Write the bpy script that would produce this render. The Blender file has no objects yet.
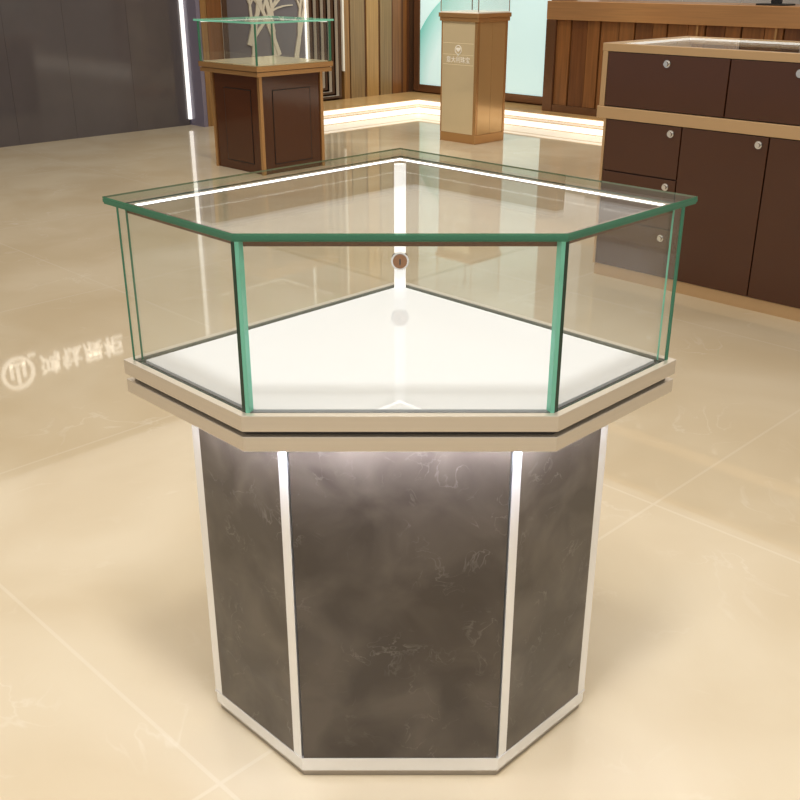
import bpy, bmesh, math, random
from mathutils import Vector, Matrix
random.seed(7)
S = bpy.context.scene
COL = S.collection
R2 = math.sqrt(2)

# ------------------------------------------------------------------ camera
# world: X runs along the counter fronts, Y along the left wall; the camera looks diagonally into the room
CAM_Z = 1.4283
cam_d = bpy.data.cameras.new('camera')
cam_d.sensor_width = 36.0
cam_d.sensor_fit = 'HORIZONTAL'
cam_d.lens = 991.1 / 800 * 36.0
cam_d.clip_start = 0.05
cam = bpy.data.objects.new('camera', cam_d)
cam.location = (0, 0, CAM_Z)
cam.rotation_euler = (math.pi / 2 - 0.4081, 0, math.pi / 4)
COL.objects.link(cam)
S.camera = cam

# ------------------------------------------------------------------ view, world
S.view_settings.view_transform = 'Standard'
S.view_settings.look = 'None'
S.view_settings.gamma = 1.0
S.view_settings.use_curve_mapping = False
S.view_settings.exposure = 0.07
w = bpy.data.worlds.new('world')
S.world = w
w.use_nodes = True
w.node_tree.nodes['Background'].inputs['Color'].default_value = (1.0, 0.96, 0.9, 1)
w.node_tree.nodes['Background'].inputs['Strength'].default_value = 0.42


def vw(x, y):
    """view frame (x right, y away from the camera) -> world X, Y"""
    return ((x - y) / R2, (x + y) / R2)


def area(name, loc, size, power, color, rot=(0, 0, 0), size_y=None, spread=None):
    l = bpy.data.lights.new(name, 'AREA')
    l.energy = power
    l.color = color
    l.size = size
    if size_y:
        l.shape = 'RECTANGLE'
        l.size_y = size_y
    if spread:
        l.spread = spread
    o = bpy.data.objects.new(name, l)
    o.location = loc
    o.rotation_euler = rot
    COL.objects.link(o)
    return o


def spot(name, loc, target, power, color, angle, blend=0.6, radius=0.06):
    l = bpy.data.lights.new(name, 'SPOT')
    l.energy = power
    l.color = color
    l.spot_size = math.radians(angle)
    l.spot_blend = blend
    l.shadow_soft_size = radius
    o = bpy.data.objects.new(name, l)
    o.location = loc
    d = Vector(target) - Vector(loc)
    o.rotation_euler = d.to_track_quat('-Z', 'Y').to_euler()
    COL.objects.link(o)
    return o


WARM = (1.0, 0.98, 0.93)
# broad unseen fill below the ceiling, added for even light and edgeless reflections
area('overhead_fill', (-3.6, 3.2, 3.14), 11.5, 318, WARM, size_y=13.0)
# downlight in front of the hexagonal showcase
x_, y_ = vw(0.0, 0.81)
spot('downlight_over_showcase', (x_, y_, 3.1), (x_ - 0.2, y_ + 0.2, 0), 132, (1.0, 0.98, 0.93), 110, 0.9, 0.18)

# wall washers over the platform; spots added to brighten the far displays
DL = (1.0, 0.92, 0.78)
spot('wall_washer', (-7.35, 7.75, 3.1), (-8.57, 8.1, 0.3), 130, DL, 70, 0.8, 0.06)
spot('wall_washer', (-7.5, 7.55, 3.1), (-7.6, 8.8, 0.3), 40, DL, 70, 0.8, 0.06)
spot('wall_washer', (-5.6, 7.4, 3.1), (-5.7, 8.8, 0.4), 60, DL, 70, 0.8, 0.06)
spot('display_fill_spot', (-6.15, 5.2, 3.1), (-6.15, 6.9, 0.6), 130, DL, 50, 0.7, 0.06)
spot('display_fill_spot', (-5.3, 3.9, 3.1), (-6.3, 4.9, 0.6), 80, DL, 50, 0.7, 0.06)

# ------------------------------------------------------------------ materials


def new_mat(name):
    m = bpy.data.materials.new(name)
    m.use_nodes = True
    nt = m.node_tree
    return m, nt, nt.nodes['Principled BSDF']


def srgb(r, g, b):
    def f(c):
        c /= 255.0
        return c / 12.92 if c <= 0.04045 else ((c + 0.055) / 1.055) ** 2.4
    return (f(r), f(g), f(b), 1)


def plain(name, col, rough=0.4, metal=0.0, ior=1.5, noise=0.0, scale=30, stretch=(1, 1, 1), coat=0.0):
    m, nt, b = new_mat(name)
    b.inputs['Base Color'].default_value = col
    b.inputs['Roughness'].default_value = rough
    b.inputs['Metallic'].default_value = metal
    b.inputs['IOR'].default_value = ior
    b.inputs['Coat Weight'].default_value = coat
    b.inputs['Coat Roughness'].default_value = 0.03
    if noise:
        tc = nt.nodes.new('ShaderNodeTexCoord')
        mp = nt.nodes.new('ShaderNodeMapping')
        mp.inputs['Scale'].default_value = stretch
        nz = nt.nodes.new('ShaderNodeTexNoise')
        nz.inputs['Scale'].default_value = scale
        nz.inputs['Detail'].default_value = 6
        cr = nt.nodes.new('ShaderNodeMapRange')
        cr.inputs['From Min'].default_value = 0.3
        cr.inputs['From Max'].default_value = 0.7
        cr.inputs['To Min'].default_value = 1 - noise
        cr.inputs['To Max'].default_value = 1 + noise
        mx = nt.nodes.new('ShaderNodeVectorMath')
        mx.operation = 'SCALE'
        mx.inputs[0].default_value = col[:3]
        nt.links.new(tc.outputs['Object'], mp.inputs['Vector'])
        nt.links.new(mp.outputs[0], nz.inputs['Vector'])
        nt.links.new(nz.outputs[0], cr.inputs['Value'])
        nt.links.new(cr.outputs[0], mx.inputs['Scale'])
        nt.links.new(mx.outputs[0], b.inputs['Base Color'])
    return m


def glow(name, col, strength):
    m, nt, b = new_mat(name)
    b.inputs['Base Color'].default_value = col
    b.inputs['Emission Color'].default_value = col
    b.inputs['Emission Strength'].default_value = strength
    return m


def pane_mat(name, tint, refl=1.0):
    """thin clear pane: straight-through transmission with a Schlick mirror reflection"""
    m = bpy.data.materials.new(name)
    m.use_nodes = True
    nt = m.node_tree
    nt.nodes.clear()
    out = nt.nodes.new('ShaderNodeOutputMaterial')
    tr = nt.nodes.new('ShaderNodeBsdfTransparent')
    tr.inputs[0].default_value = tint
    gl = nt.nodes.new('ShaderNodeBsdfGlossy')
    gl.inputs['Roughness'].default_value = 0.0
    gl.inputs['Color'].default_value = (1, 1, 1, 1)
    lw = nt.nodes.new('ShaderNodeLayerWeight')
    lw.inputs['Blend'].default_value = 0.5
    pw = nt.nodes.new('ShaderNodeMath')
    pw.operation = 'POWER'
    pw.inputs[1].default_value = 5
    ma = nt.nodes.new('ShaderNodeMath')
    ma.operation = 'MULTIPLY_ADD'
    ma.inputs[1].default_value = 0.96 * refl
    ma.inputs[2].default_value = 0.04 * refl
    mix = nt.nodes.new('ShaderNodeMixShader')
    nt.links.new(lw.outputs['Facing'], pw.inputs[0])
    nt.links.new(pw.outputs[0], ma.inputs[0])
    nt.links.new(ma.outputs[0], mix.inputs[0])
    nt.links.new(tr.outputs[0], mix.inputs[1])
    nt.links.new(gl.outputs[0], mix.inputs[2])
    nt.links.new(mix.outputs[0], out.inputs[0])
    return m


def edge_mat(name, col, trans=0.35, tint=None):
    m = bpy.data.materials.new(name)
    m.use_nodes = True
    nt = m.node_tree
    b = nt.nodes['Principled BSDF']
    out = nt.nodes['Material Output']
    b.inputs['Base Color'].default_value = col
    b.inputs['Roughness'].default_value = 0.12
    tr = nt.nodes.new('ShaderNodeBsdfTransparent')
    tr.inputs[0].default_value = tint or (min(1, col[0] * 1.6 + .1), min(1, col[1] * 1.6 + .1), min(1, col[2] * 1.6 + .1), 1)
    mix = nt.nodes.new('ShaderNodeMixShader')
    mix.inputs[0].default_value = trans
    nt.links.new(b.outputs[0], mix.inputs[1])
    nt.links.new(tr.outputs[0], mix.inputs[2])
    nt.links.new(mix.outputs[0], out.inputs[0])
    return m


def math_node(nt, op, a=None, b=None):
    n = nt.nodes.new('ShaderNodeMath')
    n.operation = op
    for i, v in enumerate((a, b)):
        if v is None:
            continue
        if isinstance(v, (int, float)):
            n.inputs[i].default_value = v
        else:
            nt.links.new(v, n.inputs[i])
    return n.outputs[0]


def marble(name, c_dark, c_light, c_vein, rough, scale, vein_amt, joints=False, ior=1.5):
    m, nt, b = new_mat(name)
    tc = nt.nodes.new('ShaderNodeTexCoord')
    v = tc.outputs['Object']
    # clouds
    n1 = nt.nodes.new('ShaderNodeTexNoise')
    n1.inputs['Scale'].default_value = 1.1 * scale
    n1.inputs['Detail'].default_value = 9
    n1.inputs['Roughness'].default_value = 0.42
    n1.inputs['Distortion'].default_value = 0.5
    nt.links.new(v, n1.inputs['Vector'])
    ramp = nt.nodes.new('ShaderNodeValToRGB')
    ramp.color_ramp.elements[0].position = 0.36
    ramp.color_ramp.elements[0].color = c_dark
    ramp.color_ramp.elements[1].position = 0.66
    ramp.color_ramp.elements[1].color = c_light
    nt.links.new(n1.outputs[0], ramp.inputs[0])
    # veins: thin level lines of a distorted noise, broken up by another noise
    n2 = nt.nodes.new('ShaderNodeTexNoise')
    n2.inputs['Scale'].default_value = 2.3 * scale
    n2.inputs['Detail'].default_value = 5
    n2.inputs['Distortion'].default_value = 0.9
    nt.links.new(v, n2.inputs['Vector'])
    d = math_node(nt, 'ABSOLUTE', math_node(nt, 'SUBTRACT', n2.outputs[0], 0.5))
    mr = nt.nodes.new('ShaderNodeMapRange')
    mr.inputs['From Min'].default_value = 0.0
    mr.inputs['From Max'].default_value = 0.018
    mr.inputs['To Min'].default_value = 1.0
    mr.inputs['To Max'].default_value = 0.0
    nt.links.new(d, mr.inputs['Value'])
    n3 = nt.nodes.new('ShaderNodeTexNoise')
    n3.inputs['Scale'].default_value = 1.7 * scale
    n3.inputs['Detail'].default_value = 3
    nt.links.new(v, n3.inputs['Vector'])
    mr2 = nt.nodes.new('ShaderNodeMapRange')
    mr2.inputs['From Min'].default_value = 0.5
    mr2.inputs['From Max'].default_value = 0.68
    nt.links.new(n3.outputs[0], mr2.inputs['Value'])
    f = math_node(nt, 'MULTIPLY', math_node(nt, 'MULTIPLY', mr.outputs[0], mr2.outputs[0]), vein_amt)
    mix = nt.nodes.new('ShaderNodeMix')
    mix.data_type = 'RGBA'
    nt.links.new(f, mix.inputs['Factor'])
    nt.links.new(ramp.outputs[0], mix.inputs['A'])
    mix.inputs['B'].default_value = c_vein
    col = mix.outputs['Result']
    if joints:
        sep = nt.nodes.new('ShaderNodeSeparateXYZ')
        nt.links.new(v, sep.inputs[0])
        fac = None
        for ax, off in (('X', 1.27), ('Y', -0.782)):
            a = math_node(nt, 'ADD', sep.outputs[ax], off)
            k = math_node(nt, 'DIVIDE', a, 1.535)
            k = math_node(nt, 'SUBTRACT', k, math_node(nt, 'ROUND', k))
            k = math_node(nt, 'ABSOLUTE', k)
            k = math_node(nt, 'LESS_THAN', k, 0.0028)
            fac = k if fac is None else math_node(nt, 'MAXIMUM', fac, k)
        fac = math_node(nt, 'MULTIPLY', fac, 0.2)
        mix2 = nt.nodes.new('ShaderNodeMix')
        mix2.data_type = 'RGBA'
        nt.links.new(fac, mix2.inputs['Factor'])
        nt.links.new(col, mix2.inputs['A'])
        mix2.inputs['B'].default_value = c_vein
        col = mix2.outputs['Result']
    nt.links.new(col, b.inputs['Base Color'])
    b.inputs['Roughness'].default_value = rough
    b.inputs['IOR'].default_value = ior
    return m


M = {}
M['floor'] = marble('cream_marble', srgb(212, 195, 165), srgb(223, 209, 183), srgb(243, 237, 226), 0.035, 1.7, 0.28, joints=True, ior=1.55)
M['stone'] = marble('dark_grey_marble', srgb(66, 58, 52), srgb(92, 83, 75), srgb(150, 143, 138), 0.06, 8.0, 0.28)
M['platform'] = plain('pale_gold_stone', srgb(204, 168, 116), 0.15, noise=0.08, scale=4)
M['dark_wall'] = plain('dark_lacquer_wall', srgb(94, 88, 90), 0.08, noise=0.05, scale=3)
M['pillar'] = plain('lilac_grey_lacquer', srgb(128, 122, 142), 0.2)
M['slat_a'] = plain('oak_slat', srgb(150, 112, 66), 0.3, noise=0.22, scale=3, stretch=(14, 14, 0.6))
M['slat_b'] = plain('grey_oak_slat', srgb(138, 112, 76), 0.3, noise=0.18, scale=3, stretch=(14, 14, 0.6))
M['slat_c'] = plain('brown_oak_slat', srgb(126, 82, 44), 0.3, noise=0.25, scale=3, stretch=(14, 14, 0.6))
M['slat_d'] = plain('dark_oak_slat', srgb(104, 64, 34), 0.3, noise=0.25, scale=3, stretch=(14, 14, 0.6))
M['slat_e'] = plain('golden_oak_slat', srgb(172, 134, 82), 0.3, noise=0.15, scale=3, stretch=(14, 14, 0.6))
M['slat_gap'] = plain('slat_gap_brown', srgb(86, 50, 24), 0.5)
M['bronze'] = plain('bronze_frame', srgb(120, 86, 62), 0.25, 0.55)
M['copper'] = plain('brushed_copper', srgb(204, 154, 106), 0.28, 0.6, noise=0.08, scale=2, stretch=(1, 1, 30))
M['gold'] = plain('gold_trim', srgb(196, 152, 102), 0.25, 0.6)
M['gold_mirror'] = plain('gold_mirror', srgb(206, 170, 120), 0.15, 0.45)
M['tan'] = plain('tan_metal', srgb(206, 172, 130), 0.3, 0.35)
M['brown'] = plain('brown_lacquer', srgb(80, 46, 27), 0.09, noise=0.04, scale=2)
M['seam'] = plain('shadow_gap', srgb(26, 16, 11), 0.6)
M['chrome'] = plain('chrome', srgb(225, 222, 218), 0.1, 1.0)
M['black'] = plain('black_plastic', srgb(34, 34, 36), 0.35)
M['silver'] = plain('champagne_metal', srgb(216, 206, 192), 0.3, 0.6, noise=0.02, scale=3, stretch=(1, 1, 60))
M['white_metal'] = plain('white_metal', srgb(244, 245, 248), 0.25, 0.5)
M['grey_metal'] = plain('grey_metal', srgb(170, 160, 148), 0.4, 0.4)
M['groove'] = plain('dark_groove', srgb(60, 54, 52), 0.4)
M['deck'] = plain('white_glass_deck', srgb(228, 229, 236), 0.03, ior=1.6)
M['cream_deck'] = plain('cream_deck', srgb(236, 224, 190), 0.1)
M['beige_panel'] = plain('beige_gloss_panel', srgb(222, 204, 168), 0.06, 0.25, ior=1.8, noise=0.03, scale=3)
M['pane'] = pane_mat('clear_pane', (0.985, 0.994, 0.988, 1))
M['lid'] = pane_mat('clear_lid', (0.985, 0.994, 0.988, 1), 0.5)
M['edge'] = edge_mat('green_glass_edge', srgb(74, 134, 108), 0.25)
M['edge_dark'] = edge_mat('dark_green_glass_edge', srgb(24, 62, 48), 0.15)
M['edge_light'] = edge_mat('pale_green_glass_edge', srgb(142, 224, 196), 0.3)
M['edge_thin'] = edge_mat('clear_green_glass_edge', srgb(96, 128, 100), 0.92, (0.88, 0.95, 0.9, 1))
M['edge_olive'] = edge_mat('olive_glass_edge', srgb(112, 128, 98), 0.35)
M['led'] = glow('led_white', (1, 0.98, 0.95, 1), 3.2)
M['led_cool'] = glow('led_cool_white', (0.78, 0.83, 1, 1), 62.0)
M['led_soft'] = glow('led_soft_white', (1, 0.98, 0.97, 1), 0.38)
M['led_warm'] = glow('led_warm_white', (1, 0.95, 0.85, 1), 0.85)
M['led_strip'] = glow('led_strip_white', (1, 0.98, 0.95, 1), 1.0)
M['brown_lock'] = plain('bronze_lock_face', srgb(150, 104, 72), 0.3, 0.6)
M['white_paint'] = plain('white_print', srgb(244, 240, 232), 0.4)
M['tree_white'] = plain('cream_relief', srgb(214, 206, 190), 0.4)
M['tree_panel'] = plain('grey_panel', srgb(112, 106, 112), 0.25)
M['niche_light'] = plain('pale_reveal', srgb(222, 212, 196), 0.3)
M['niche_dark'] = plain('dark_bronze_step', srgb(88, 64, 48), 0.3, 0.3)
M['ceil'] = plain('ceiling_white', srgb(228, 218, 200), 0.8)
M['grey_wall'] = plain('pale_grey_wall', srgb(196, 192, 188), 0.4)
M['sign'] = glow('lit_sign_white', (1, 0.96, 0.88, 1), 1.1)

# ------------------------------------------------------------------ mesh helpers


class MB:
    def __init__(self):
        self.v = []
        self.f = []
        self.mi = []
        self.mats = []

    def m(self, mat):
        if mat not in self.mats:
            self.mats.append(mat)
        return self.mats.index(mat)

    def add(self, verts, faces, mat):
        k = len(self.v)
        i = self.m(mat)
        self.v += [tuple(p) for p in verts]
        for f in faces:
            self.f.append([k + a for a in f])
            self.mi.append(i)

    def box(self, x0, x1, y0, y1, z0, z1, mat):
        x0, x1 = min(x0, x1), max(x0, x1)
        y0, y1 = min(y0, y1), max(y0, y1)
        z0, z1 = min(z0, z1), max(z0, z1)
        v = [(x0, y0, z0), (x1, y0, z0), (x1, y1, z0), (x0, y1, z0), (x0, y0, z1), (x1, y0, z1), (x1, y1, z1), (x0, y1, z1)]
        f = [(3, 2, 1, 0), (4, 5, 6, 7), (0, 1, 5, 4), (1, 2, 6, 5), (2, 3, 7, 6), (3, 0, 4, 7)]
        self.add(v, f, mat)
        return self

    def prism(self, poly, z0, z1, mat, side_mats=None, top_mat=None):
        n = len(poly)
        v = [(x, y, z0) for x, y in poly] + [(x, y, z1) for x, y in poly]
        self.add(v, [list(range(n - 1, -1, -1))], mat)
        self.add(v, [list(range(n, 2 * n))], top_mat or mat)
        for i in range(n):
            j = (i + 1) % n
            self.add([v[i], v[j], v[n + j], v[n + i]], [(0, 1, 2, 3)], side_mats[i] if side_mats else mat)
        return self

    def ring(self, outer, inner, z0, z1, mat):
        """closed band between two polygons with the same number of corners"""
        n = len(outer)
        for i in range(n):
            j = (i + 1) % n
            q = [outer[i], outer[j], inner[j], inner[i]]
            v = [(x, y, z0) for x, y in q] + [(x, y, z1) for x, y in q]
            self.add(v, [(3, 2, 1, 0), (4, 5, 6, 7), (0, 1, 5, 4), (2, 3, 7, 6)], mat)
        return self

    def quadprism(self, q, z0, z1, mat, end_mat=None, flat_mat=None):
        """q: outer a, outer b, inner b, inner a"""
        v = [(x, y, z0) for x, y in q] + [(x, y, z1) for x, y in q]
        self.add(v, [(3, 2, 1, 0), (4, 5, 6, 7)], flat_mat or mat)
        self.add(v, [(0, 1, 5, 4), (2, 3, 7, 6)], mat)
        self.add(v, [(1, 2, 6, 5), (3, 0, 4, 7)], end_mat or mat)
        return self

    def cyl(self, c, axis, r0, h, mat, seg=28, r1=None, inner=None):
        r1 = r0 if r1 is None else r1
        a = Vector(axis).normalized()
        t = a.orthogonal().normalized()
        b = a.cross(t)
        c = Vector(c)
        def circ(r, o):
            return [c + a * o + t * (r * math.cos(2 * math.pi * k / seg)) + b * (r * math.sin(2 * math.pi * k / seg)) for k in range(seg)]
        A, B = circ(r0, 0), circ(r1, h)
        if inner is None:
            self.add(A + B, [list(range(seg - 1, -1, -1)), list(range(seg, 2 * seg))] +
                     [(k, (k + 1) % seg, seg + (k + 1) % seg, seg + k) for k in range(seg)], mat)
        else:
            C, D = circ(inner, 0), circ(inner, h)
            v = A + B + C + D
            s = seg
            f = []
            for k in range(s):
                j = (k + 1) % s
                f += [(k, j, s + j, s + k), (2 * s + j, 2 * s + k, 3 * s + k, 3 * s + j),
                      (s + k, s + j, 3 * s + j, 3 * s + k), (j, k, 2 * s + k, 2 * s + j)]
            self.add(v, f, mat)
        return self

    def build(self, name, parent=None, bevel=0.0, smooth=False):
        me = bpy.data.meshes.new(name)
        me.from_pydata(self.v, [], self.f)
        for m in self.mats:
            me.materials.append(m)
        me.polygons.foreach_set('material_index', self.mi)
        if smooth:
            me.polygons.foreach_set('use_smooth', [True] * len(self.f))
        bm = bmesh.new()
        bm.from_mesh(me)
        bmesh.ops.remove_doubles(bm, verts=bm.verts, dist=1e-6)
        bm.to_mesh(me)
        bm.free()
        me.update()
        o = bpy.data.objects.new(name, me)
        COL.objects.link(o)
        if parent:
            o.parent = parent
        if bevel:
            b = o.modifiers.new('bevel', 'BEVEL')
            b.width = bevel
            b.segments = 2
            b.limit_method = 'ANGLE'
            b.angle_limit = math.radians(30)
        return o


def bx(name, dims, mat, parent=None, bevel=0.0):
    return MB().box(*dims, mat).build(name, parent, bevel)


def thing(name, loc, label, cat, group=None, rz=0.0):
    o = bpy.data.objects.new(name, None)
    o.empty_display_size = 0.2
    o.location = loc
    o.rotation_euler = (0, 0, rz)
    o['label'] = label
    o['category'] = cat
    if group:
        o['group'] = group
    COL.objects.link(o)
    return o


def tag(o, label, cat, group=None):
    o['label'] = label
    o['category'] = cat
    if group:
        o['group'] = group
    return o


def struct(o):
    o['kind'] = 'structure'
    return o


def offset(poly, d):
    """move every edge of a counter-clockwise polygon inwards by d"""
    n = len(poly)
    out = []
    for i in range(n):
        p0, p1, p2 = (Vector(poly[i - 1]), Vector(poly[i]), Vector(poly[(i + 1) % n]))
        e1 = (p1 - p0).normalized()
        e2 = (p2 - p1).normalized()
        n1 = Vector((-e1.y, e1.x))
        n2 = Vector((-e2.y, e2.x))
        b = (n1 + n2)
        b *= d / (1 + n1.dot(n2))
        out.append(tuple(p1 + b))
    return out


def text_mesh(name, body, size, depth, mat, matrix, parent=None, spacing=1.0, bold=0.0):
    c = bpy.data.curves.new(name, 'FONT')
    c.body = body
    c.size = size
    c.extrude = depth
    c.offset = bold
    c.space_character = spacing
    c.align_x = 'CENTER'
    c.align_y = 'CENTER'
    t = bpy.data.objects.new(name, c)
    COL.objects.link(t)
    bpy.context.view_layer.update()
    dg = bpy.context.evaluated_depsgraph_get()
    me = bpy.data.meshes.new_from_object(t.evaluated_get(dg))
    bpy.data.objects.remove(t)
    me.transform(matrix)
    me.materials.clear()
    me.materials.append(mat)
    o = bpy.data.objects.new(name, me)
    COL.objects.link(o)
    if parent:
        o.parent = parent
    return o


# ------------------------------------------------------------------ room shell
LW = -8.81        # face of the dark left wall
SW = -8.57        # face of the slatted wall behind the platform
PW = 8.80         # face of the wall with the light box
CEIL = 3.2
PLAT = 0.12

struct(bx('floor', (-10.2, 5.5, -4.0, 11.0, -0.05, 0.0), M['floor']))
struct(bx('ceiling', (-10.2, 1.5, -3.0, 11.0, CEIL, CEIL + 0.1), M['ceil']))
# dark wall on the left, with hairline joints between its panels
g = MB()
ys = [-4.0, -2.5, -1.0, 0.4, 1.6, 2.8, 4.0, 4.56, 5.2, 5.8]
for a, b in zip(ys[:-1], ys[1:]):
    g.box(LW - 0.2, LW, a + 0.001, b - 0.001, 0, CEIL, M['dark_wall'])
g.box(LW - 0.2, LW - 0.004, -4.0, 5.8, 0, CEIL, M['seam'])
struct(g.build('wall_left'))
# return of the wall and the wood boards beside the niche, slatted wall to the corner
g = MB()
g.box(LW - 0.2, SW - 0.005, 5.815, 5.86, 0, CEIL, M['pillar'])
g.box(SW - 0.2, SW, 5.861, 5.93, 0, CEIL, M['slat_a'])
edges = [(5.935, 6.03, 'slat_c', 0.0), (6.035, 6.12, 'slat_c', -0.02)]
for a, b, mm, dp in edges:
    g.box(SW - 0.2, SW + dp, a, b, 0, CEIL, M[mm])
edges = [(7.70, 7.78, 'slat_a', 0.0), (7.80, 8.01, 'slat_b', 0.0), (8.045, 8.225, 'slat_e', 0.0),
         (8.255, 8.435, 'slat_b', 0.0), (8.462, 8.60, 'slat_c', -0.01), (8.61, 8.70, 'slat_c', -0.02)]
for a, b, mm, dp in edges:
    g.box(SW - 0.2, SW + dp, a, b, 0, CEIL, M[mm])
    g.box(SW - 0.2, SW - 0.012, b - 0.001, b + 0.034, 0, CEIL, M['slat_gap'])
g.box(SW - 0.25, SW - 0.05, 7.66, PW, 0, CEIL, M['slat_gap'])
g.box(SW - 0.5, SW - 0.43, 5.9, 7.7, 0, CEIL, M['slat_gap'])
g.box(SW - 0.42, SW, 5.9, 7.70, 2.62, CEIL, M['slat_c'])
g.box(SW - 0.42, SW - 0.2, 7.66, 7.70, 0, CEIL, M['slat_gap'])
g.box(SW - 0.42, SW - 0.2, 5.9, 6.0, 0, CEIL, M['slat_gap'])
struct(g.build('wall_slatted'))
g = MB()
g.box(SW - 0.25, -6.40, PW, PW + 0.15, 0, CEIL, M['bronze'])
g.box(SW - 0.04, SW + 0.02, PW - 0.07, PW + 0.01, 0, CEIL, M['niche_dark'])
struct(g.build('wall_corner'))
# pale wall behind the reception desk, in panels
g = MB()
xs = [-6.6, -5.6, -4.955, -4.1, -3.2, -2.2, -1.2, 0, 1.2, 2.6, 4]
for a, b in zip(xs[:-1], xs[1:]):
    g.box(a + 0.006, b - 0.006, 9.62, 9.75, 0, CEIL, M['grey_wall'])
g.box(-6.6, 4, 9.63, 9.75, 0, CEIL, M['white_paint'])
struct(g.build('wall_back'))

# two-tier platform in front of the slatted wall and the light box
g = MB()
low = [(SW, 6.3), (-7.83, 6.3), (-7.83, 8.12), (0.6, 8.12), (0.6, PW), (SW, PW)]
upp = [(SW, 6.3), (-7.98, 6.3), (-7.98, 8.27), (0.6, 8.27), (0.6, PW), (SW, PW)]


def lshape(g, P, z0, z1, mat):
    g.box(P[0][0], P[1][0], P[0][1], P[2][1], z0, z1, mat)
    g.box(P[0][0], P[3][0], P[2][1], P[4][1], z0, z1, mat)


lshape(g, low, 0, 0.065, M['platform'])
lshape(g, upp, 0.06, PLAT, M['platform'])
struct(g.build('floor_platform'))
# glowing risers
g = MB()
g.box(-7.829, -7.822, 6.3, 8.112, 0.004, 0.058, M['led_warm'])
g.box(-7.829, 0.6, 8.112, 8.119, 0.004, 0.058, M['led_warm'])
struct(g.build('trim_1'))
g = MB()
g.box(-7.979, -7.972, 6.3, 8.262, 0.068, PLAT - 0.008, M['led_warm'])
g.box(-7.979, 0.6, 8.262, 8.269, 0.068, PLAT - 0.008, M['led_warm'])
struct(g.build('trim_2'))
# vertical light strip in the corner of the dark wall
tag(bx('light_strip', (LW + 0.002, LW + 0.03, 5.784, 5.812, 0.06, CEIL), M['led_strip']),
    'white vertical light strip at the far end of the dark left wall', 'light')

# lit sign high on the dark left wall; it shows as a reflection in the floor
sign = thing('wall_sign', (LW, 4.2, 2.095), 'lit white shop sign mirrored in the floor left of the glass showcase', 'sign')
yz = Matrix(((0, 0, 1, 0), (1, 0, 0, 0), (0, 1, 0, 0), (0, 0, 0, 1)))
text_mesh('sign_letters', '鸿钛展柜', 0.222, 0.012, M['sign'], Matrix.Translation((0.014, 0.115, -0.03)) @ yz, sign, 1.06, 0.002)
g = MB()
g.cyl((0.002, -0.56, 0.0), (1, 0, 0), 0.165, 0.024, M['sign'], 40, inner=0.132)
for dy, z0, z1 in ((-0.062, -0.09, 0.05), (0.0, -0.06, 0.11), (0.062, -0.09, 0.05)):
    g.box(0.002, 0.026, -0.56 + dy - 0.014, -0.56 + dy + 0.014, z0, z1, M['sign'])
g.box(0.002, 0.026, -0.635, -0.485, -0.1, -0.075, M['sign'])
g.box(0.002, 0.026, -0.44, -0.37, -0.16, -0.135, M['sign'])
g.build('sign_emblem', sign)

# ------------------------------------------------------------------ stepped niche with tree relief
ni = thing('wall_niche', (SW, 6.9, PLAT), 'stepped dark framed wall niche with pale tree relief behind square glass showcase', 'niche')
n0, n1_, zt = 6.12 - 6.9, 7.655 - 6.9, 2.6 - PLAT
for k in range(5):
    a, b, z = n0 + 0.05 * k, n1_ - 0.05 * k, 0.02 + 0.04 * k
    t = zt - 0.05 * k
    d0, d1 = -0.06 * k, -0.06 * (k + 1)
    g = MB()
    fw = 0.028
    # dark front nosing
    for A in ((a, a + fw, z, t), (b - fw, b, z, t)):
        g.box(d0 - 0.012, d0, A[0], A[1], A[2], A[3], M['niche_dark'])
    g.box(d0 - 0.012, d0, a + fw, b - fw, z, z + 0.022, M['niche_dark'])
    g.box(d0 - 0.012, d0, a + fw, b - fw, t - 0.03, t, M['niche_dark'])
    # pale reveal behind it
    for A in ((a, a + fw), (b - fw, b)):
        g.box(d1, d0 - 0.0125, A[0], A[1], z, t, M['niche_light'])
    g.box(d1, d0 - 0.0125, a + fw, b - fw, z, z + 0.02, M['niche_light'])
    g.box(d1, d0 - 0.0125, a + fw, b - fw, t - 0.03, t, M['niche_light'])
    g.build('niche_frame', ni)
bx('back_panel', (-0.335, -0.305, n0 + 0.2, n1_ - 0.2, 0.16, zt - 0.2), M['tree_panel'], ni)
bx('led_strip', (-0.30, -0.285, n1_ - 0.25, n1_ - 0.235, 0.2, zt - 0.25), M['led_strip'], ni)
bx('glass_fin', (0.002, 0.03, n1_ + 0.006, n1_ + 0.028, 0.3, zt), M['white_paint'], ni)
# tree relief
g = MB()


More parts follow.
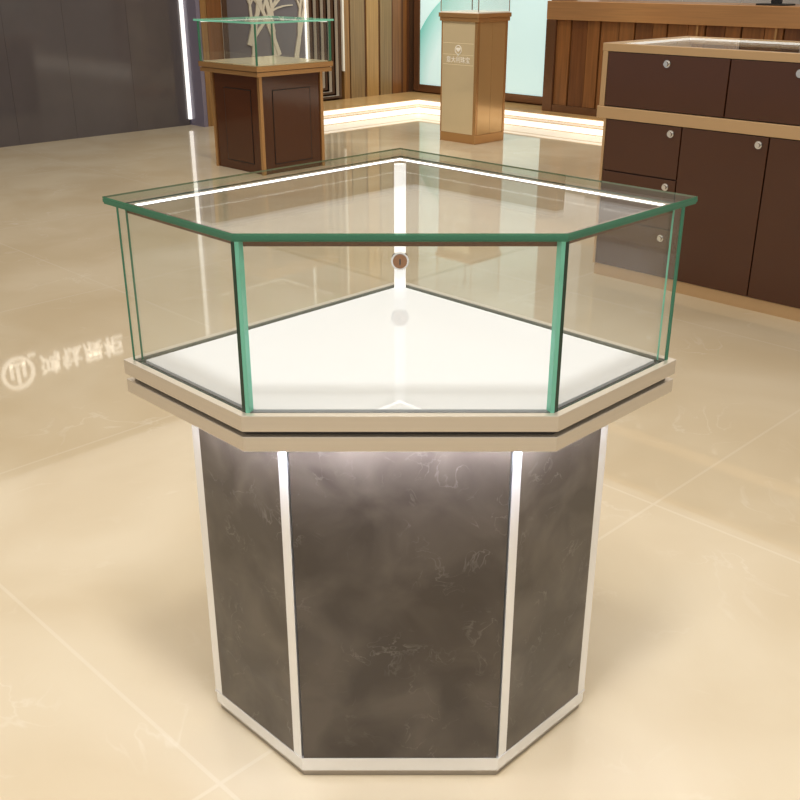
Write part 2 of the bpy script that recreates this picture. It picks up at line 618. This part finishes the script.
def branch(g, p, ang, length, wid, depth):
    pts = [Vector(p)]
    a = ang
    for i in range(5):
        a += random.uniform(-0.16, 0.16)
        pts.append(pts[-1] + Vector((math.cos(a), math.sin(a))) * length / 5)
    for i in range(5):
        A, B = pts[i], pts[i + 1]
        d = (B - A).normalized()
        nrm = Vector((-d.y, d.x))
        w0 = wid * (1 - 0.5 * i / 5)
        w1 = wid * (1 - 0.5 * (i + 1) / 5)
        A2 = A - d * w0 * 0.35
        q = [A2 + nrm * w0 / 2, A2 - nrm * w0 / 2, B - nrm * w1 / 2, B + nrm * w1 / 2]
        fr = -0.294 + random.uniform(0, 0.008)
        v = [(-0.3045, s.x, s.y) for s in q] + [(fr, s.x, s.y) for s in q]
        g.add(v, [(0, 1, 2, 3), (7, 6, 5, 4), (0, 4, 5, 1), (1, 5, 6, 2), (2, 6, 7, 3), (3, 7, 4, 0)], M['tree_white'])
    if depth > 0:
        for s in (-1, 1):
            for fk in (3, 5):
                aa = a + s * random.uniform(0.4, 0.75)
                e = pts[fk] + Vector((math.cos(aa), math.sin(aa))) * length * 0.62
                if n0 + 0.25 < e.x < n1_ - 0.26 and e.y < zt - 0.25:
                    branch(g, pts[fk], aa, length * 0.62, wid * 0.52, depth - 1)


branch(g, (-0.22, 0.17), 1.62, 0.85, 0.075, 2)
branch(g, (0.12, 0.17), 1.56, 0.95, 0.085, 2)
branch(g, (0.36, 0.17), 1.60, 0.8, 0.075, 2)
branch(g, (-0.25, 0.62), 1.25, 0.8, 0.06, 2)
branch(g, (0.13, 0.5), 1.95, 0.8, 0.05, 2)
g.build('tree_relief', ni)

# ------------------------------------------------------------------ light box poster
def poster_mat():
    m = bpy.data.materials.new('pale_blue_ribbon_print')
    m.use_nodes = True
    nt = m.node_tree
    b = nt.nodes['Principled BSDF']
    tc = nt.nodes.new('ShaderNodeTexCoord')
    sep = nt.nodes.new('ShaderNodeSeparateXYZ')
    nt.links.new(tc.outputs['Object'], sep.inputs[0])
    X, Z = sep.outputs['X'], sep.outputs['Z']

    def arc(cx, cz, r, w):
        """folded ribbon: strongest just inside the circle, fading inwards; second value is 1 outside"""
        dx = math_node(nt, 'SUBTRACT', X, cx)
        dz = math_node(nt, 'SUBTRACT', Z, cz)
        d = math_node(nt, 'SQRT', math_node(nt, 'ADD', math_node(nt, 'MULTIPLY', dx, dx), math_node(nt, 'MULTIPLY', dz, dz)))
        e = math_node(nt, 'SUBTRACT', r, d)
        mr = nt.nodes.new('ShaderNodeMapRange')
        mr.inputs['From Min'].default_value = 0.0
        mr.inputs['From Max'].default_value = w
        mr.inputs['To Min'].default_value = 1
        mr.inputs['To Max'].default_value = 0
        nt.links.new(e, mr.inputs['Value'])
        pos = math_node(nt, 'GREATER_THAN', e, 0.0)
        return math_node(nt, 'MULTIPLY', mr.outputs[0], pos)
    fade = nt.nodes.new('ShaderNodeMapRange')
    fade.inputs['From Min'].default_value = -0.9
    fade.inputs['From Max'].default_value = 0.25
    fade.inputs['To Min'].default_value = 1
    fade.inputs['To Max'].default_value = 0
    nt.links.new(X, fade.inputs['Value'])
    f = math_node(nt, 'MULTIPLY', arc(0.1, -0.1, 1.24, 0.34), fade.outputs[0])
    f = math_node(nt, 'MAXIMUM', f, math_node(nt, 'MULTIPLY', arc(0.5, 0.55, 0.95, 0.25), 0.35))
    mix = nt.nodes.new('ShaderNodeMix')
    mix.data_type = 'RGBA'
    nt.links.new(f, mix.inputs['Factor'])
    mix.inputs['A'].default_value = srgb(205, 236, 240)
    mix.inputs['B'].default_value = srgb(112, 192, 184)
    nt.links.new(mix.outputs['Result'], b.inputs['Base Color'])
    nt.links.new(mix.outputs['Result'], b.inputs['Emission Color'])
    b.inputs['Emission Strength'].default_value = 0.42
    b.inputs['Roughness'].default_value = 0.3
    return m


M['poster'] = poster_mat()
lb = thing('light_box', (-7.505, PW, 0.215), 'pale blue light box poster with teal ribbon in bronze frame behind gold pedestal', 'poster')
bx('poster_print', (-0.93, 0.93, -0.035, -0.022, 0, 2.4), M['poster'], lb)
g = MB()
g.box(-1.02, -0.93, -0.05, -0.001, -0.075, 2.48, M['bronze'])
g.box(0.93, 1.03, -0.05, -0.001, -0.075, 2.48, M['bronze'])
g.box(-0.93, 0.93, -0.05, -0.001, -0.075, 0.0, M['bronze'])
g.box(-0.93, 0.93, -0.05, -0.001, 2.4, 2.48, M['bronze'])
g.box(-0.93, 0.93, -0.022, -0.001, 0.0, 2.4, M['bronze'])
g.build('frame', lb, 0.004)

# ------------------------------------------------------------------ reception desk
rd = thing('reception_desk', (-6.40, 8.45, PLAT), 'bronze framed reception desk with wood slat front behind brown counter', 'desk')
DW = 3.6
DZ = 1.045
bx('frame_top', (0, DW, 0, 0.62, DZ - 0.17, DZ), M['copper'], rd, 0.004)
bx('frame_leg', (0, 0.115, 0.002, 0.60, 0, DZ - 0.171), M['bronze'], rd, 0.003)
bx('plinth', (0.116, DW, 0.01, 0.60, 0, 0.07), M['bronze'], rd)
g = MB()
x = 0.117
k = 0
while x < DW:
    wdt = (0.17, 0.19, 0.15, 0.21)[k % 4]
    mm = ('slat_c', 'slat_d', 'slat_c', 'slat_c')[k % 4]
    g.box(x, min(DW, x + wdt - 0.012), 0.03 + (0.012 if k % 2 else 0), 0.56, 0.071, DZ - 0.171, M[mm])
    x += wdt
    k += 1
g.box(0.117, DW, 0.07, 0.55, 0.071, DZ - 0.171, M['slat_gap'])
g.build('slat_front', rd)
for xx in (1.64, 2.37, 3.1):
    bx('metal_strip', (xx, xx + 0.02, 0.015, 0.029, 0.071, DZ - 0.171), M['gold'], rd)
# monitor on it, turned away from the camera
mo = thing('computer_monitor', (-4.15, 8.66, PLAT + DZ), 'black computer monitor on flat stand on reception desk', 'monitor')
bx('stand_base', (-0.135, 0.135, -0.09, 0.09, 0, 0.014), M['black'], mo, 0.004)
bx('stand_neck', (-0.045, 0.045, 0.0, 0.03, 0.014, 0.16), M['black'], mo, 0.003)
bx('screen', (-0.27, 0.27, -0.03, 0.0, 0.12, 0.45), M['black'], mo, 0.006)

# ------------------------------------------------------------------ brown showcase counter on the right
cx0, cy0 = -2.80, 4.198
ct = thing('showcase_counter', (cx0, cy0, 0), 'long brown lacquered showcase counter with gold trim and round locks at right', 'counter')
CWD, CDP = 2.6, 0.76
bx('plinth', (0.004, CWD - 0.004, 0.012, CDP - 0.01, 0, 0.058), M['tan'], ct)
g = MB()
g.box(0.0, CWD, 0.02, CDP, 0.0585, 0.7765, M['brown'])
g.box(-0.001, 0.012, 0.0, CDP, 0.0585, 0.7765, M['tan'])
g.build('lower_body', ct)
bx('middle_band', (-0.042, CWD, -0.006, CDP + 0.004, 0.777, 0.833), M['tan'], ct, 0.003)
g = MB()
g.box(-0.02, CWD, 0.02, CDP, 0.8335, 1.03, M['brown'])
g.box(-0.034, -0.006, 0.0, CDP, 0.8335, 1.083, M['tan'])
g.build('upper_body', ct)
# top frame with glazed recess
g = MB()
g.box(-0.036, CWD, -0.003, 0.035, 1.0835, 1.119, M['tan'])
g.box(-0.036, CWD, CDP - 0.02, CDP + 0.003, 1.0835, 1.119, M['tan'])
g.box(-0.036, -0.005, 0.035, CDP - 0.02, 1.0835, 1.119, M['tan'])
g.box(CWD - 0.03, CWD, 0.035, CDP - 0.02, 1.0835, 1.119, M['tan'])
g.build('top_frame', ct, 0.002)
bx('display_tray', (-0.004, CWD - 0.031, 0.036, CDP - 0.021, 1.031, 1.045), M['grey_wall'], ct)
g = MB()
g.box(-0.0045, CWD - 0.031, CDP - 0.035, CDP - 0.0205, 1.103, 1.1125, M['led_strip'])
g.box(-0.0045, 0.006, 0.036, CDP - 0.036, 1.103, 1.1125, M['led_strip'])
g.build('led_strip', ct)
bx('glass_top', (-0.0045, CWD - 0.031, 0.0355, CDP - 0.0205, 1.113, 1.118), M['lid'], ct)
bx('leak_stop', (-0.005, CWD, 0.0198, 0.0352, 1.0302, 1.0833), M['brown'], ct)  # hidden filler added to keep the strip light from leaking through the gap


def lock(parent, x, z):
    k = MB().cyl((x, -0.0005, z), (0, -1, 0), 0.017, 0.006, M['chrome'], 24).build('lock', parent)
    MB().cyl((x, -0.0067, z), (0, -1, 0), 0.0125, 0.012, M['chrome'], 24, r1=0.011).build('lock_barrel', k)
    return k


def front(name, x0, x1, z0, z1, lx=None, lz=None):
    d = bx(name, (x0 + 0.003, x1 - 0.003, 0.0, 0.0195, z0 + 0.003, z1 - 0.003), M['brown'], ct, 0.0015)
    if lx is not None:
        lock(d, lx, lz)
    return d


front('flip_panel', -0.006, 0.622, 0.834, 1.083, 0.316, 1.044)
front('flip_panel', 0.622, 1.25, 0.834, 1.083, 0.938, 1.042)
front('flip_panel', 1.25, CWD, 0.834, 1.083, 1.9, 1.042)
front('drawer', 0.012, 0.424, 0.532, 0.776, 0.371, 0.74)
front('drawer', 0.012, 0.424, 0.296, 0.532, 0.372, 0.496)
front('drawer', 0.012, 0.424, 0.06, 0.296, 0.376, 0.252)
front('cabinet_door', 0.424, 0.846, 0.06, 0.776, 0.802, 0.738)
front('cabinet_door', 0.846, 1.268, 0.06, 0.776, 1.224, 0.738)
front('cabinet_door', 1.268, 1.93, 0.06, 0.776, 1.88, 0.738)
front('cabinet_door', 1.93, CWD, 0.06, 0.776, 1.98, 0.738)

# ------------------------------------------------------------------ gold pedestal
gp = thing('display_pedestal', (-5.94, 6.886, 0), 'slim gold pedestal with white emblem and glass case before the blue poster', 'pedestal')
GW, GD = 0.425, 0.405   # local x from -GW to 0, y from 0 to GD
bx('base', (-GW, 0, 0, GD, 0, 0.08), M['gold'], gp, 0.003)
bx('cap', (-GW - 0.012, 0.012, -0.012, GD + 0.012, 1.03, 1.062), M['gold'], gp, 0.002)
bx('cap_rim', (-GW - 0.02, 0.02, -0.02, GD + 0.02, 1.0625, 1.098), M['gold'], gp, 0.002)
g = MB()
g.box(-GW + 0.008, -0.034, 0.0065, GD - 0.01, 0.0805, 1.0295, M['beige_panel'])
g.build('front_panel', gp)
g = MB()
g.box(-0.033, -0.005, 0.03, GD * 0.5 - 0.001, 0.0805, 1.0295, M['gold_mirror'])
g.box(-0.033, -0.005, GD * 0.5 + 0.001, GD - 0.025, 0.0805, 1.0295, M['gold_mirror'])
g.build('side_panel', gp)
for a in ((-0.033, 0.0, 0.0, 0.0295), (-0.03, 0.0, GD - 0.0245, GD), (-GW, -GW + 0.0075, 0.0, 0.03)):
    bx('corner_strip', (a[0], a[1], a[2], a[3], 0.0805, 1.0295), M['gold'], gp)
bx('white_top', (-GW - 0.008, 0.008, -0.008, GD + 0.008, 1.0985, 1.108), M['white_paint'], gp)
xz = Matrix(((1, 0, 0, 0), (0, 0, -1, 0), (0, 1, 0, 0), (0, 0, 0, 1)))
cxg = -0.226
text_mesh('lettering', '意大利珠宝', 0.056, 0.001, M['white_paint'], Matrix.Translation((cxg, 0.005, 0.708)) @ xz, gp, 1.0, 0.0)
g = MB()
g.cyl((cxg, 0.0062, 0.795), (0, -1, 0), 0.040, 0.002, M['white_paint'], 28, inner=0.033)
h = [(-0.022, 0.018), (0.022, 0.018), (0.027, 0.006), (0.0, -0.018), (-0.027, 0.006)]
v = [(cxg + a, 0.0062, 0.795 + b) for a, b in h] + [(cxg + a, 0.0042, 0.795 + b) for a, b in h]
g.add(v, [(0, 1, 2, 3, 4), (9, 8, 7, 6, 5)] + [(i, 5 + i, 5 + (i + 1) % 5, (i + 1) % 5) for i in range(5)], M['white_paint'])
for s in (-1, 1):
    q = [(s * 0.040, -0.004), (s * 0.033, -0.010), (0, -0.046), (0, -0.054)]
    v = [(cxg + a, 0.0062, 0.795 + b) for a, b in q] + [(cxg + a, 0.0042, 0.795 + b) for a, b in q]
    g.add(v, [(0, 1, 2, 3), (7, 6, 5, 4), (0, 4, 5, 1), (1, 5, 6, 2), (2, 6, 7, 3), (3, 7, 4, 0)], M['white_paint'])
g.build('emblem', gp)
for z in (0.848, 0.752, 0.668):
    bx('hairline', (-GW + 0.02, -0.05, 0.0045, 0.0062, z, z + 0.004), M['cream_deck'], gp)
g = MB()
for x0, x1, y0, y1 in ((-GW, -0.0, 0, 0.006), (-GW, 0, GD - 0.006, GD), (-GW, -GW + 0.006, 0.0065, GD - 0.0065), (-0.006, 0, 0.0065, GD - 0.0065)):
    g.box(x0, x1, y0, y1, 1.1085, 1.5, M['pane'])
g.build('glass_case', gp)
for x0, y0 in ((-GW - 0.008, -0.008), (0.001, -0.008), (0.001, GD + 0.001), (-GW - 0.008, GD + 0.001)):
    bx('case_post', (x0, x0 + 0.007, y0, y0 + 0.007, 1.1085, 1.5), M['grey_metal'], gp)
bx('case_lid', (-GW - 0.008, 0.008, -0.008, GD + 0.008, 1.5005, 1.51), M['pane'], gp)

# ------------------------------------------------------------------ square glass showcase, far left
sq = thing('glass_showcase', (-6.05, 4.586, 0), 'small square glass showcase on brown lacquered cabinet with gold edges at upper left', 'showcase')
W_ = 0.735
I_ = 0.06


def sqpoly(i):
    return [(-W_ + i, i), (-i, i), (-i, W_ - i), (-W_ + i, W_ - i)]


bx('cabinet_body', (-W_ + I_ + 0.012, -I_ - 0.012, I_ + 0.012, W_ - I_ - 0.012, 0.002, 0.722), M['brown'], sq)
c = 0.026
for x0, x1, y0, y1 in ((-W_ + I_, -W_ + I_ + c, I_, I_ + 0.0115), (-I_ - c, -I_, I_, I_ + 0.0115), (-I_ - 0.0115, -I_, I_ + 0.012, I_ + c),
                       (-I_ - 0.0115, -I_, W_ - I_ - c, W_ - I_), (-W_ + I_, -W_ + I_ + 0.0115, I_ + 0.012, I_ + c)):
    bx('corner_strip', (x0, x1, y0, y1, 0.0, 0.722), M['gold'], sq)
# doors
dl = bx('cabinet_door', (-W_ + I_ + 0.16, -I_ - 0.13, I_ + 0.008, I_ + 0.0117, 0.075, 0.61), M['brown'], sq)
dr = bx('cabinet_door', (-I_ - 0.0117, -I_ - 0.008, I_ + 0.13, W_ - I_ - 0.13, 0.075, 0.61), M['brown'], sq)
g = MB()
e = 0.006
x0, x1, y = -W_ + I_ + 0.16, -I_ - 0.13, I_ + 0.0118
for a in ((x0 - e, x0, 0.069, 0.616), (x1, x1 + e, 0.069, 0.616), (x0, x1, 0.069, 0.075), (x0, x1, 0.61, 0.616)):
    g.box(a[0], a[1], y - 0.003, y, a[2], a[3], M['seam'])
g.build('door_gap', dl)
g = MB()
y0, y1, x = I_ + 0.13, W_ - I_ - 0.13, -I_ - 0.0118
for a in ((y0 - e, y0, 0.069, 0.616), (y1, y1 + e, 0.069, 0.616), (y0, y1, 0.069, 0.075), (y0, y1, 0.61, 0.616)):
    g.box(x, x + 0.003, a[0], a[1], a[2], a[3], M['seam'])
g.build('door_gap', dr)
g = MB()
g.prism(sqpoly(0.008), 0.7225, 0.752, M['gold'])
g.prism(sqpoly(0.018), 0.752, 0.758, M['niche_dark'])
g.prism(sqpoly(0.0), 0.758, 0.795, M['gold'])
g.build('trim_band', sq)
g = MB()
g.prism(sqpoly(0.03), 0.7955, 0.80, M['cream_deck'])
g.build('deck', sq)


def panes(parent, outer, t, z0, z1, name='glass_pane', skip=()):
    inner = offset(outer, t)
    n = len(outer)
    for i in range(n):
        j = (i + 1) % n
        MB().quadprism([outer[i], outer[j], inner[j], inner[i]], z0, z1, M['pane'], M['edge'], M['edge']).build(name, parent)


panes(sq, sqpoly(0.012), 0.01, 0.7955, 1.0845)
for px, py in sqpoly(0.014):
    bx('edge_joint', (px - 0.006, px + 0.006, py - 0.006, py + 0.006, 0.8005, 1.0845), M['edge'], sq, 0.002)
g = MB()
g.prism(sqpoly(-0.01), 1.085, 1.099, M['lid'], [M['edge_light']] * 4)
g.build('glass_lid', sq)
g = MB()
g.box(-W_ + 0.03, -0.03, W_ - 0.035, W_ - 0.025, 1.077, 1.0845, M['led_soft'])
g.box(-W_ + 0.025, -W_ + 0.035, 0.03, W_ - 0.036, 1.077, 1.0845, M['led_soft'])
g.build('led_strip', sq)

# ------------------------------------------------------------------ the chamfered corner showcase (main subject)
HY = 1.655
hx, hy = vw(0, HY)
hs = thing('corner_showcase', (hx, hy, 0), 'large five-sided glass showcase on dark marble pedestal in the foreground', 'showcase', None, math.pi / 4)
# corners in order: back apex, left, front left, front right, right (local: x right, y away)
T = [(0, 2.151 - HY), (-0.495, 1.656 - HY), (-0.248, 1.409 - HY), (0.248, 1.409 - HY), (0.495, 1.656 - HY)]
PED = [(0, 2.052 - HY), (-0.386, 1.666 - HY), (-0.188, 1.468 - HY), (0.188, 1.468 - HY), (0.386, 1.666 - HY)]
LID = [(0, 2.155 - HY), (-0.497, 1.658 - HY), (-0.2415, 1.4025 - HY), (0.2415, 1.4025 - HY), (0.497, 1.658 - HY)]
DZ0, DZ1 = 0.729, 0.7917

# pedestal: marble panels, white corner strips, plinth
PI = offset(PED, 0.012)
names = ['back', 'left', 'front', 'right', 'back']
core = MB()
core.prism(offset(PED, 0.0125), 0.0425, 0.728, M['groove'])
core.build('pedestal_core', hs)


def lerp(a, b, t):
    return (a[0] + (b[0] - a[0]) * t, a[1] + (b[1] - a[1]) * t)


sw = 0.023
for i in range(5):
    j = (i + 1) % 5
    L = math.dist(PED[i], PED[j])
    # share of the edge taken by the corner strips
    s0 = 0.004 if i == 2 else sw
    s1 = 0.004 if i == 2 else sw
    A, B = lerp(PED[i], PED[j], s0 / L), lerp(PED[i], PED[j], 1 - s1 / L)
    C, D = lerp(PI[i], PI[j], s0 / L), lerp(PI[i], PI[j], 1 - s1 / L)
    MB().quadprism([A, B, D, C], 0.048, 0.7285, M['stone']).build('marble_panel', hs)
    for (P0, P1, Q0, Q1) in ((PED[i], A, PI[i], C), (B, PED[j], D, PI[j])):
        if math.dist(P0, P1) > 0.01:
            MB().quadprism([P0, P1, Q1, Q0], 0.048, 0.7285, M['white_metal']).build('corner_strip', hs)
g = MB()
g.ring(offset(PED, -0.001), offset(PED, 0.03), 0.043, 0.0475, M['white_metal'])
g.build('bottom_rail', hs)
MB().prism(offset(PED, 0.001), 0.016, 0.0425, M['white_metal']).build('plinth', hs)
MB().prism(offset(PED, 0.006), 0.0, 0.0155, M['grey_metal']).build('plinth_foot', hs)

# trim: two metal bands with a dark groove
g = MB()
g.prism(offset(T, 0.001), DZ0, 0.7545, M['silver'])
g.build('trim_band', hs, 0.0012)
g = MB()
g.prism(offset(T, 0.012), 0.7546, 0.7640, M['groove'])
g.build('trim_groove', hs)
g = MB()
g.ring(T, offset(T, 0.013), 0.7641, DZ1, M['silver'])
g.build('trim_band', hs, 0.0012)
MB().prism(offset(T, 0.0132), 0.7641, 0.7850, M['groove']).build('glass_channel', hs)
GO = offset(T, 0.0135)
GT = 0.011
DK = offset(T, 0.0135 + GT + 0.004)
MB().prism(DK, 0.7851, 0.7905, M['deck']).build('deck', hs)

# light strip under the overhang at the front
g = MB()
for i in (1, 2, 3):
    j = (i + 1) % 5
    o1 = offset(PED, -0.046)
    o2 = offset(PED, -0.030)
    L = math.dist(o1[i], o1[j])
    a, b = (0.25, 0.97) if i == 1 else ((0.03, 0.97) if i == 2 else (0.03, 0.75))
    q = [lerp(o1[i], o1[j], a), lerp(o1[i], o1[j], b), lerp(o2[i], o2[j], b), lerp(o2[i], o2[j], a)]
    g.quadprism(q, 0.7245, 0.7285, M['led_cool'])
g.build('underglow_strip', hs)

# glass walls
inner = offset(GO, GT)
LZ0, LZ1 = 1.0705, 1.0828
for i in range(5):
    j = (i + 1) % 5
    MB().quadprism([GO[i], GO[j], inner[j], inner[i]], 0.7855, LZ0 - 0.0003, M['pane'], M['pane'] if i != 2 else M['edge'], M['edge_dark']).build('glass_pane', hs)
# green pane edges at the corners; dark and pale tones imitate reflections inside the glass
def joint(i, wa, wb, ma, mb):
    """corner i: wa along the previous edge, wb along the next edge"""
    p, q, r = GO[i - 1], GO[i], GO[(i + 1) % 5]
    pi, qi, ri = inner[i - 1], inner[i], inner[(i + 1) % 5]
    La, Lb = math.dist(p, q), math.dist(q, r)
    o = offset(GO, -0.0004)
    n = offset(GO, GT + 0.0004)
    A, A2 = lerp(o[i], o[i - 1], wa / La), lerp(n[i], n[i - 1], wa / La)
    B, B2 = lerp(o[i], o[(i + 1) % 5], wb / Lb), lerp(n[i], n[(i + 1) % 5], wb / Lb)
    jn = MB().quadprism([A, o[i], n[i], A2], 0.7912, LZ0 - 0.0006, ma).build('edge_joint', hs)
    MB().quadprism([o[i], B, B2, n[i]], 0.7912, LZ0 - 0.0006, mb).build('edge_joint', hs)


for P in (GO[1], inner[1]):
    MB().cyl((P[0] + (0.0008 if P is GO[1] else 0), P[1], 0.7912), (0, 0, 1), 0.0019, LZ0 - 0.0006 - 0.7912, M['edge'], 8).build('edge_joint', hs)
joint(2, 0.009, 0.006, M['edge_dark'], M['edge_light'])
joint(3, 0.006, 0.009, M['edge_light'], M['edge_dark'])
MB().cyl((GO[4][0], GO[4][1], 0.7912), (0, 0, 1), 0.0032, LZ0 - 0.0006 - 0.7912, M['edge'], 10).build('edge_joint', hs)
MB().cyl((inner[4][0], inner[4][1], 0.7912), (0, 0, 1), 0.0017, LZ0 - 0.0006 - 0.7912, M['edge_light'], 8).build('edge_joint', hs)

# lid
g = MB()
lo = offset(LID, 0.0)
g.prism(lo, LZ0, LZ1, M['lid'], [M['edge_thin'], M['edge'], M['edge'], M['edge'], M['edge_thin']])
lid = g.build('glass_lid', hs)
lo1, lo2 = offset(LID, -0.0012), offset(LID, 0.0004)
for i in (0, 4):
    j = (i + 1) % 5
    MB().quadprism([lo1[i], lo1[j], lo2[j], lo2[i]], LZ1 - 0.0028, LZ1 - 0.0002, M['edge_olive']).build('lid_edge', lid)
for i in (1, 2, 3):
    MB().quadprism([lo1[i], lo1[i + 1], lo2[i + 1], lo2[i]], LZ0 + 0.003, LZ1 - 0.0035, M['edge']).build('lid_edge', lid)

# frame under the lid: bronze at the front and sides, light profile at the back
F0 = offset(GO, GT + 0.0006)
F1 = offset(GO, GT + 0.010)
for i in (1, 2, 3):
    j = (i + 1) % 5
    MB().quadprism([F0[i], F0[j], F1[j], F1[i]], LZ0 - 0.0150, LZ0 - 0.0005, M['bronze']).build('lid_frame', hs)
F2 = offset(GO, GT + 0.006)
F3 = offset(GO, GT + 0.0075)
for i in (0, 4):
    j = (i + 1) % 5
    pr = MB().quadprism([F0[i], F0[j], F2[j], F2[i]], LZ0 - 0.0075, LZ0 - 0.0005, M['grey_metal']).build('light_profile', hs)
    MB().quadprism([F2[i], F2[j], F3[j], F3[i]], LZ0 - 0.005, LZ0 - 0.0018, M['led']).build('led_strip', pr)

# upright light bar at the back corner with the lock
ay = F0[0][1]
bar = bx('light_bar', (-0.0125, 0.0125, ay - 0.024, ay - 0.010, 0.7908, LZ0 - 0.011), M['led_soft'], hs, 0.001)
lz = 0.855
yf = ay - 0.0243
lk = MB().cyl((0, yf, lz), (0, -1, 0), 0.0195, 0.012, M['chrome'], 36, inner=0.0155).build('lock_ring', hs)
MB().cyl((0, yf, lz), (0, -1, 0), 0.0152, 0.016, M['brown_lock'], 36).build('lock_face', lk)
bx('keyhole', (-0.0016, 0.0016, yf - 0.0165, yf - 0.0161, lz - 0.007, lz + 0.006), M['black'], lk)
